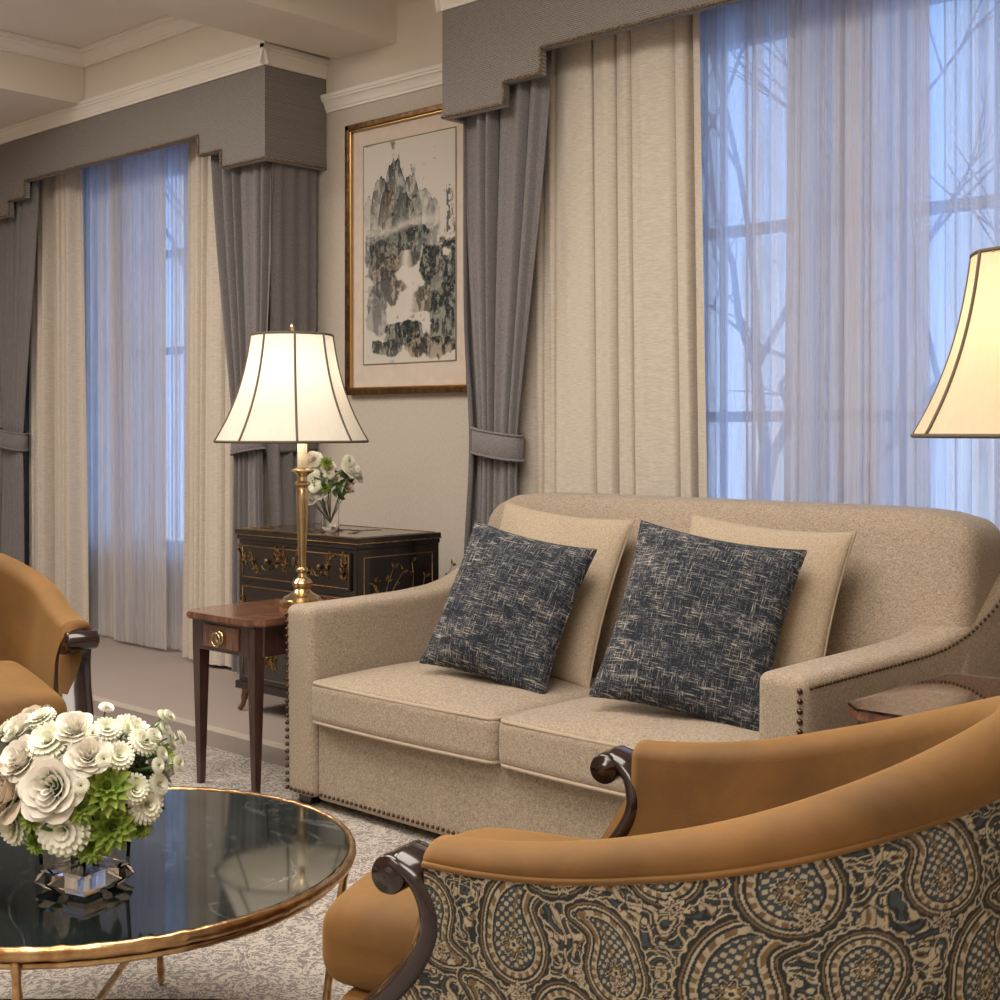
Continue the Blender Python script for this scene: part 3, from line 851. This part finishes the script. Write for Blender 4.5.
def bouquet():
    e=empty('flower_bouquet',(-2.098,1.207,.421)); rs=random.Random(4)
    cz=.175; G=[]
    lst=[(70,757,'rose',30),(17,764,'cream',31),(60,714,'mum',22),(80,800,'mum',26),(22,800,'mum',20),(156,783,'mum',19),(122,757,'lime',29),(165,742,'lime',17),(126,800,'lime',27),(103,728,'rose',20),(-8,738,'rose',25),(148,722,'mum',15),(34,733,'rose',21),(-25,775,'lime',24),(97,778,'lime',16),(48,788,'lime',14),(146,764,'mum',15),(130,730,'mum',15),(45,697,'mum',14),(0,715,'mum',18),(85,704,'rose',17),(164,766,'mum',12),(105,822,'lime',18),(50,816,'lime',12),(150,806,'lime',13),(115,706,'mum',14),(22,710,'rose',17)]
    for u,v,k,R in lst:
        a=(u-80)/585; b=(772-v)/585; rad=.155; dd=math.sqrt(max(.0004,rad*rad-a*a-b*b)) if a*a+b*b<rad*rad else .02
        p=rv*a+tw*dd*.85+Vector((0,0,cz+b)); d=rv*a+tw*dd*1.2+Vector((0,0,b+.04)); G+=bloom(k,p,d,R/585,rs)
    for i in range(20):
        a=rs.uniform(-.12,.12); b=rs.uniform(-.02,.10); dd=-rs.uniform(.0,.12)
        p=rv*a+tw*dd+Vector((0,0,cz+b)); G+=bloom(rs.choice(['rose','mum','rose','cream','lime']),p,p-Vector((0,0,cz-.03)),.04,rs)
    G.append(ball((0,0,cz),.095,2)+(5,))
    for i in range(130):
        th=rs.uniform(0,2*pi); ph=rs.uniform(-.7,.55); d=Vector((math.cos(th)*math.cos(ph),math.sin(th)*math.cos(ph),math.sin(ph)))
        p=d*rs.uniform(.08,.115)+Vector((0,0,cz)); G.append(leaf(p,d,rs.uniform(.03,.048),rs.uniform(.008,.015),rs))
    for i in range(24):
        th=rs.uniform(0,2*pi); ph=rs.uniform(.2,1.3); d=Vector((math.cos(th)*math.cos(ph),math.sin(th)*math.cos(ph),math.sin(ph)*.8))
        if i<11: d=(rv*.9+tw*rs.uniform(-.2,.4)+Vector((0,0,rs.uniform(.2,.8)))).normalized()
        p=d*rs.uniform(.155,.19)+Vector((0,0,cz)); G.append(sweep([Vector((0,0,cz)),p],.0015,5)+(4,)); G+=bloom('mum',p,d,.013,rs)
    for i in range(18):
        a=rs.uniform(0,6.28); G.append(sweep([(.02*math.cos(a),.02*math.sin(a),.04),(.05*math.cos(a+1.5),.05*math.sin(a+1.5),.14)],.003,6)+(4,))
    add('blooms',G,FM,e)
    def sq(h,z): 
        c,s=math.cos(.25),math.sin(.25)
        return [(x*c-y*s,x*s+y*c,z) for x,y in((-h,-h),(h,-h),(h,h),(-h,h))]
    V=sq(.046,0)+sq(.058,.012)+sq(.052,.03)+sq(.056,.125)+sq(.050,.125)+sq(.046,.035)
    F=[(0,3,2,1)]+[(i*4+k,i*4+(k+1)%4,(i+1)*4+(k+1)%4,(i+1)*4+k) for i in range(5) for k in range(4)]+[(20,21,22,23)]
    add('glass_vase',[(V,F)],M_glass,e,smooth=False)
bouquet()
def small_flowers():
    e=empty('flower_vase',(-4.34,3.62,.787)); rs=random.Random(12); G=[]
    for i in range(34):
        a=rs.uniform(-.11,.12); b=rs.uniform(.15,.32)-abs(a)*.3; dd=rs.uniform(0,.09)
        p=rv*a+tw*dd+Vector((0,0,b)); G+=bloom(rs.choice(['mum','cream','rose','mum','lime']),p,rv*a+tw*(dd+.05)+Vector((0,0,.06)),rs.uniform(.024,.036),rs)
        if i%2: G.append(sweep([(0,0,.03),tuple(p)],.0018,5)+(4,))
    for i in range(60):
        d=Vector((rs.uniform(-1,1),rs.uniform(-1,1),rs.uniform(-.4,.7))).normalized()
        G.append(leaf(Vector((d.x*.07,d.y*.07,.19+d.z*.05)),d,rs.uniform(.03,.05),.012,rs))
    add('blooms',G,FM,e)
    add('glass_jar',[lathe([(0.0001,0),(.034,0),(.038,.006),(.037,.06),(.040,.12),(.036,.12),(.033,.06),(.033,.014),(0.0001,.012)],32)],M_glass,e,smooth='auto')
small_flowers()

# ================= END TABLES
def endtable(name,x0,x1,y0,y1,glass=False):
    e=empty(name,((x0+x1)/2,(y0+y1)/2,.006)); hx=(x1-x0)/2; hy=(y1-y0)/2; z=.585
    c=.05
    poly=[(-hx,-hy+c),(-hx+c,-hy),(hx-c,-hy),(hx,-hy+c),(hx,hy),(-hx,hy)]
    def prism(poly,z0,z1,ins=0):
        V=[(x*(1-ins),y*(1-ins),z0) for x,y in poly]+[(x*(1-ins),y*(1-ins),z1) for x,y in poly]; n=len(poly)
        return V,[tuple(range(n)),tuple(range(n,2*n))]+[(k,(k+1)%n,n+(k+1)%n,n+k) for k in range(n)]
    G=[prism(poly,z-.018,z-.004),prism(poly,z-.004,z,.012),prism(poly,z-.024,z-.018,.02)]
    add('top',[g_+(0,) for g_ in G],M_wood,e,smooth=False)
    a=.03; poly2=[(-hx+a,-hy+c+a*.7),(-hx+c+a*.7,-hy+a),(hx-c-a*.7,-hy+a),(hx-a,-hy+c+a*.7),(hx-a,hy-a),(-hx+a,hy-a)]
    add('apron',[prism(poly2,z-.125,z-.024)],M_woodleg,e,smooth=False)
    add('drawer_front',[bbox(-hx+.11,hx-.11,-hy+a-.006,-hy+a+.004,z-.112,z-.036,.003)],M_wood,e,smooth=False)
    G=[]
    for sx,sy in((-1,-1),(1,-1),(-1,1),(1,1)):
        X=sx*(hx-.055); Y=sy*(hy-.055)
        V=[];
        for zz,h in((0,.010),(z-.13,.020),(z-.03,.021)):
            V+= [(X-h,Y-h,zz),(X+h,Y-h,zz),(X+h,Y+h,zz),(X-h,Y+h,zz)]
        F=[(0,3,2,1),(8,9,10,11)]+[(i*4+k,i*4+(k+1)%4,(i+1)*4+(k+1)%4,(i+1)*4+k) for i in range(2) for k in range(4)]
        G.append((V,F))
    add('legs',G,M_woodleg,e,smooth=False)
    G=[]
    V,F=lathe([(0.0001,0),(.02,0),(.024,.003),(.024,.006),(.018,.009),(.008,.014),(0.0001,.015)],24)
    V=[(x,-hy+a-.006-zz,z-.074+y) for x,y,zz in V]; G.append((V,F))
    G.append(sweep([(.022*math.cos(t*2*pi/24),-hy+a-.024,z-.080+.022*math.sin(t*2*pi/24)) for t in range(24)],.0035,6,True))
    add('ring_pull',G,M_brass,e)
    if glass: add('glass_top',[prism(poly,z+.001,z+.007,.0)],M_glass,e,smooth=False)
    return e
endtable('end_table',-3.915,-3.50,2.60,3.17)
endtable('end_table',-1.475,-.95,2.66,3.22,True)

# ================= LAMPS
def lamp(name,loc,shd,power,sx=0,sy=0,col=(1,.88,.73),sz=1):
    e=empty(name,loc); e.scale=(1,1,sz)
    prof=[(0.0001,0),(.078,0),(.08,.006),(.078,.018),(.066,.022),(.064,.03),(.05,.036),(.034,.046),(.026,.056),(.032,.066),(.036,.078),(.030,.088),(.016,.098),(.013,.11),(.022,.118),(.022,.124),(.013,.132),(.014,.16),(.017,.25),(.021,.36),(.022,.40),(.016,.41),(.028,.418),(.028,.424),(.018,.432),(.016,.445),(.024,.455),(.040,.463),(.042,.468),(.03,.474),(.02,.478),(.0001,.478)]
    add('brass_base',[lathe(prof,40)],M_brass,e,smooth='auto')
    add('candle_sleeve',[lathe([(.017,.478),(.017,.56),(.0001,.56)],24)],M_candle,e)
    add('socket_and_harp',[sweep([(0,0,.56),(0,0,.62)],.010,10),sweep(smoothpts([(0,0,.60),(-.05,0,.66),(-.05,0,.80),(0,0,.925)],8),.0025,6),sweep(smoothpts([(0,0,.60),(.05,0,.66),(.05,0,.80),(0,0,.925)],8),.0025,6)],M_brass,e)
    zb,zt_=.568,.938; rt,rb=.140,.264
    md=lambda th:1-.032*abs(math.sin(4*th))
    pr=[];n=24
    for k in range(n+1):
        t=k/n; r_=rt+(rb-rt)*(.40*t+.60*t**2.4); pr.append((r_,zt_-(zt_-zb)*t))
    sh=empty('shade_group',(sx,sy,0),.18,e)
    add('shade',[lathe(pr,96,mod=md)],shd,sh)
    G=[]
    for k in range(8):
        th=k*pi/4
        G.append(sweep([(r_*1.004*math.cos(th),r_*1.004*math.sin(th),z) for r_,z in pr],.0042,6))
    for r_,z,w in((rt,zt_,.0042),(rb,zb,.0045)):
        G.append(sweep([(r_*md(2*pi*k/96)*math.cos(2*pi*k/96),r_*md(2*pi*k/96)*math.sin(2*pi*k/96),z) for k in range(96)],w,6,True))
    add('shade_trim',G,M_rib,sh)
    G=[sweep([(0,0,zt_-.012),(rt*math.cos(a),rt*math.sin(a),zt_-.004)],.002,5) for a in(0,2*pi/3,4*pi/3)]
    G.append(lathe([(.004,zt_-.015),(.008,zt_+.0),(.004,zt_+.012),(.009,zt_+.022),(.007,zt_+.032),(.0001,zt_+.042)],16))
    add('finial',G,M_brass,sh)
    L=bpy.data.lights.new('bulb','POINT'); L.energy=power; L.color=col; L.shadow_soft_size=.05
    o=bpy.data.objects.new('bulb',L); sc.collection.objects.link(o); o.parent=sh; o.location=(0,0,.79)
lamp('table_lamp',(-3.705,2.965,.592),M_shade,3.6,-.026,-.024)
lamp('table_lamp',(-1.10,2.84,.600),M_shade2,3.0,col=(1,.80,.56),sz=1.035)

# ================= CABINET
def cabinet():
    x0,x1,y0,y1=-4.76,-3.965,3.44,3.90; e=empty('lacquer_cabinet',((x0+x1)/2,(y0+y1)/2,0)); hx=(x1-x0)/2; hy=(y1-y0)/2
    g=[bbox(-hx+.015,hx-.015,-hy+.015,hy,.12,.735,.004),bbox(-hx,hx,-hy,hy,.755,.78,.006),bbox(-hx+.008,hx-.008,-hy+.008,hy,.735,.756,.004),bbox(-hx+.002,hx-.002,-hy+.002,hy,.10,.135,.006)]
    zs=[(.57,.72),(.355,.55),(.15,.335)]
    for a,b in zs: g.append(bbox(-hx+.045,hx-.045,-hy+.006,-hy+.02,a,b,.004))
    add('carcass',g,M_lacq,e,smooth=False)
    G=[]; rs=random.Random(2)
    def rect(p,u,v,w,h,r_=.0022):
        pts=[p,p+u*w,p+u*w+v*h,p+v*h]
        for k in range(4): G.append(sweep([pts[k],pts[(k+1)%4]],r_,5))
    ux=Vector((1,0,0)); uy=Vector((0,1,0)); uz=Vector((0,0,1))
    for a,b in zs:
        rect(Vector((-hx+.055,-hy+.005,a+.01)),ux,uz,2*hx-.11,b-a-.02)
    rect(Vector((hx-.0145,-hy+.05,.17)),uy,uz,2*hy-.09,.53)
    rect(Vector((-hx+.02,-hy+.02,.7805)),ux,uy,2*hx-.04,2*hy-.04,.0018)
    G.append(sweep([(-hx,-hy-.001,.757),(hx,-hy-.001,.757)],.0025,5)); G.append(sweep([(hx+.001,-hy,.757),(hx+.001,hy,.757)],.0025,5))
    def sprig(o,u,v,L,ang,nrm):
        p=Vector(o); pts=[p.copy()]; a=ang
        for k in range(8):
            a+=rs.uniform(-.35,.35); p=p+(u*math.cos(a)+v*math.sin(a))*L/8; pts.append(p.copy())
            for s in range(3):
                b=a+rs.choice((-1,1))*rs.uniform(.5,1.1); d=u*math.cos(b)+v*math.sin(b); l=rs.uniform(.014,.034)
                w=(nrm.cross(d))*l*.22; q=p.copy()+nrm*.0012
                G.append(([q,q+d*l*.5+w,q+d*l,q+d*l*.5-w],[(0,1,2,3)]))
        G.append(sweep(pts,.0016,4))
    for a,b in zs:
        for k in range(8):
            x=-hx+.09+k*(2*hx-.18)/7; sprig((x,-hy+.0045,a+.03+rs.random()*.02),ux,uz,.10,rs.uniform(.4,2.6),Vector((0,-1,0)))
    for k in range(7):
        sprig((hx-.014,-hy+.08+k*.052,.19),uy,uz,.42 if k%2 else .48,pi/2+rs.uniform(-.15,.15),Vector((1,0,0)))
    for k in range(10):
        sprig((-hx+.07+rs.random()*(2*hx-.16),-hy+.06+rs.random()*(2*hy-.12),.7803),ux,uy,.08,rs.uniform(0,6),Vector((0,0,1)))
    add('gilt_decoration',G,M_gilt,e)
    G=[]
    for a,b in zs:
        for x in(-.17,.17):
            G.append(ball((x,-hy+.0,(a+b)/2+.01),.012,2)); 
            G.append(sweep([(x+.022*math.cos(t),-hy-.008,(a+b)/2-.008+.018*math.sin(t)) for t in np.linspace(pi,2*pi,10)],.003,6))
        G.append(ball((0,-hy+.004,(a+b)/2+.02),.014,2,(1,.3,1.3)))
    for sx in(-1,1):
        for sy in(-1,1):
            X=sx*(hx-.03);Y=sy*(hy-.03) if sy<0 else hy-.03
            G.append(sweep(smoothpts([(X-sx*.03,Y,.11),(X-sx*.01,Y,.085),(X,Y,.05),(X+sx*.012,Y-.0,.02),(X+sx*.03,Y,.012)],6),[.02]*6+[.015]*6+[.011]*6+[.009]*7,8))
            G.append(sweep(smoothpts([(X,Y,.10),(X-sx*.05,Y,.09),(X-sx*.08,Y,.06),(X-sx*.05,Y,.05)],6),.007,6))
            G.append(ball((X+sx*.025,Y,.013),.012,2))
    add('bronze_mounts',G,M_bronze,e)
cabinet()

# ================= PICTURE
def picture():
    x0,x1,z0,z1=-4.885,-4.055,1.365,2.635; e=empty('framed_painting',((x0+x1)/2,WY-.004,(z0+z1)/2)); hx=(x1-x0)/2; hz=(z1-z0)/2
    def fr(a,b,y0,y1,ins):
        return [bbox(-hx+ins,hx-ins,y0,y1,hz-ins-(b-a),hz-ins,.003),bbox(-hx+ins,hx-ins,y0,y1,-hz+ins,-hz+ins+(b-a),.003),
                bbox(-hx+ins,-hx+ins+(b-a),y0,y1,-hz+ins,hz-ins,.003),bbox(hx-ins-(b-a),hx-ins,y0,y1,-hz+ins,hz-ins,.003)]
    add('frame',fr(0,.026,-.034,-.001,0),simple('gilt_frame',C(122,90,56),.35,.8,col2=C(84,58,36),scale=40),e,smooth=False)
    add('frame_slip',fr(0,.009,-.028,-.002,.026),simple('gold_slip',C(200,164,108),.3,1),e,smooth=False)
    add('mat_board',[box(-hx+.03,hx-.03,-.010,-.002,-hz+.03,hz-.03)],simple('mat_board',C(208,194,181),.85),e,smooth=False)
    pw0,pw1=-hx+.11,hx-.11; pz0,pz1=-hz+.14,hz-.11
    add('mat_edge',[sweep([a,b],.003,5) for a,b in(((pw0,-.012,pz0),(pw1,-.012,pz0)),((pw1,-.012,pz0),(pw1,-.012,pz1)),((pw1,-.012,pz1),(pw0,-.012,pz1)),((pw0,-.012,pz1),(pw0,-.012,pz0)))],simple('mat_bevel',C(150,132,104),.6),e)
    nx,nz=400,720
    xs_=np.linspace(pw0,pw1,nx); zs_=np.linspace(pz0,pz1,nz); X,Z=np.meshgrid(xs_,zs_,indexing='ij')
    u=((X-pw0)/(pw1-pw0)).ravel(); v=(1-(Z-pz0)/(pz1-pz0)).ravel()
    A=(pz1-pz0)/(pw1-pw0)
    paper=np.array(C(200,194,184)[:3]); ink=np.array(C(18,24,28)[:3]); green=np.array(C(84,98,84)[:3]); blue=np.array(C(94,106,116)[:3]); tan=np.array(C(140,122,98)[:3])
    col=np.tile(paper,(len(u),1))
    def over(c,a):
        a=np.clip(a,0,1)[:,None]; np.copyto(col,col*(1-a)+c*a)
    def peak(cx,top,base,wd,seed,st,tint):
        hgt=base-top; rel=(u-cx)/wd
        prof=np.clip(1-np.abs(rel)**2.6,0,1)**.8
        jag=.34*(fbm(u*18+seed,u*0+seed,4)-.5)+.18*(vn(u*50+seed,u*0)-.5)
        line=base-hgt*np.clip(prof*(1+jag),0,1.15)
        ins=(v>line)&(np.abs(rel)<1)
        fade=np.clip(1-(v-line)/(hgt*1.15),0,1)**.7
        sx=u+.02*(fbm(u*10+seed,v*A*8,3)-.5)+.2*(v-line)*np.sign(rel)
        t=fbm(sx*44+seed,v*A*16+seed,5); strokes=np.clip((t-.46)*9,0,1)
        edge=np.exp(-((v-line)/.005)**2)
        over(tint,np.where(ins,.6*fade*st,0)); over(ink,np.where(ins,(strokes*.9+edge*.8)*fade*st,0))
    for a in((.08,.24,.36,.10,11,.45,blue),(.66,.24,.36,.13,31,.45,blue),(.20,.16,.35,.12,4,.8,green),(.52,.17,.35,.13,8,.8,green),(.36,.085,.35,.15,21,1.0,blue),(.28,.21,.36,.11,14,.9,tan),(.45,.24,.37,.13,17,.9,green),(.76,.28,.38,.08,41,.4,blue)):
        peak(*a)
    def rock(cx,cy,rx,ry,seed,st,tint=green):
        g_=np.exp(-(np.abs((u-cx)/rx)**2.6+np.abs((v-cy)/ry)**2.6)); n=fbm(u*9+seed,v*A*9+seed,5)
        k=np.clip((g_+(n-.5)*1.2-.38)*9,0,1)
        t=fbm(u*32+seed*2,v*A*12+seed,5); st1=np.clip((t-.45)*9,0,1)
        dots=fbm(u*55+seed,v*A*55+seed,3); dt=np.clip((dots-.48)*14,0,1); top=np.clip(1.1-(v-(cy-ry))/(ry*1.4),0,1)
        over(paper*.75,k*.5*st); over(tint,k*.6*st); over(ink,k*st*np.clip(st1*.8+dt*top*1.0,0,1))
    for a in((.13,.50,.12,.12,37,.6,blue),(.38,.50,.26,.09,3,.95,green),(.25,.61,.19,.12,7,.9,tan),(.72,.48,.12,.08,9,.45,blue),(.50,.43,.24,.035,33,1,green),(.84,.64,.19,.16,13,1.0,green),(.66,.73,.14,.06,29,.85,tan),(.16,.75,.12,.12,23,.6,blue),(.88,.80,.16,.14,17,1.0,green),(.45,.87,.26,.06,19,1.0,green),(.70,.93,.28,.05,43,1.0,tan),(.24,.93,.16,.04,47,.9,green)):
        rock(*a)
    wf=np.exp(-((u-.50-.03*np.sin(v*20))/.045)**2)*((v>.50)&(v<.80)); over(paper*1.05,wf*.92)
    mist=np.exp(-((v-.39-.02*np.sin(u*7))/.018)**2)*.6; over(paper,mist)
    over(ink,((np.abs(u-.925)<.022)&(v>.24)&(v<.46)&(vn(u*60,v*A*50)>.45))*.8)
    over(ink,((np.abs(u-.965)<.012)&(v>.26)&(v<.40)&(vn(u*90,v*A*60)>.5))*.6)
    V=np.stack([X.ravel(),np.full(X.size,-.0125),Z.ravel()],1)
    ob=add('ink_landscape',[(V.tolist(),gridfaces(nx,nz))],M_paint_art,e)
    setcol(ob,np.clip(col,0.005,1))
picture()

# ================= LIGHTS
def area(name,loc,sx,sy,en,col,rot=(0,0,0)):
    L=bpy.data.lights.new(name,'AREA'); L.shape='RECTANGLE'; L.size=sx; L.size_y=sy; L.energy=en; L.color=col
    o=bpy.data.objects.new(name,L); o.location=loc; o.rotation_euler=rot; sc.collection.objects.link(o); return o
warm=(1,.915,.82)
area('fill_light',(-2.4,1.4,3.2),2.6,1.8,112,warm)  # added fill areas under the ceiling, with no fixtures behind them
area('fill_light',(-5.8,1.4,3.2),1.4,2.0,84,warm)
area('fill_light',(-.6,-.9,3.2),2.2,1.4,86,warm)
w=bpy.data.worlds.new('dusk_sky'); sc.world=w; w.use_nodes=True; nt=w.node_tree; bg=nt.nodes['Background']
tc=nt.nodes.new('ShaderNodeTexCoord'); sp=nt.nodes.new('ShaderNodeSeparateXYZ'); nt.links.new(tc.outputs['Generated'],sp.inputs[0])
cr=ramp(nt,sp.outputs[2],[(0,C(188,212,246)),(.15,C(160,196,248)),(.5,C(138,180,244))])
nt.links.new(cr,bg.inputs[0]); bg.inputs[1].default_value=2.1

cam=bpy.data.cameras.new('camera'); co=bpy.data.objects.new('camera',cam); sc.collection.objects.link(co)
co.location=(0,0,1.2); co.rotation_euler=(pi/2,0,math.radians(43)); cam.sensor_width=36; cam.lens=36*1.35; cam.shift_y=-.07; cam.clip_start=.05
sc.camera=co
sc.view_settings.view_transform='Standard'; sc.view_settings.look='None'
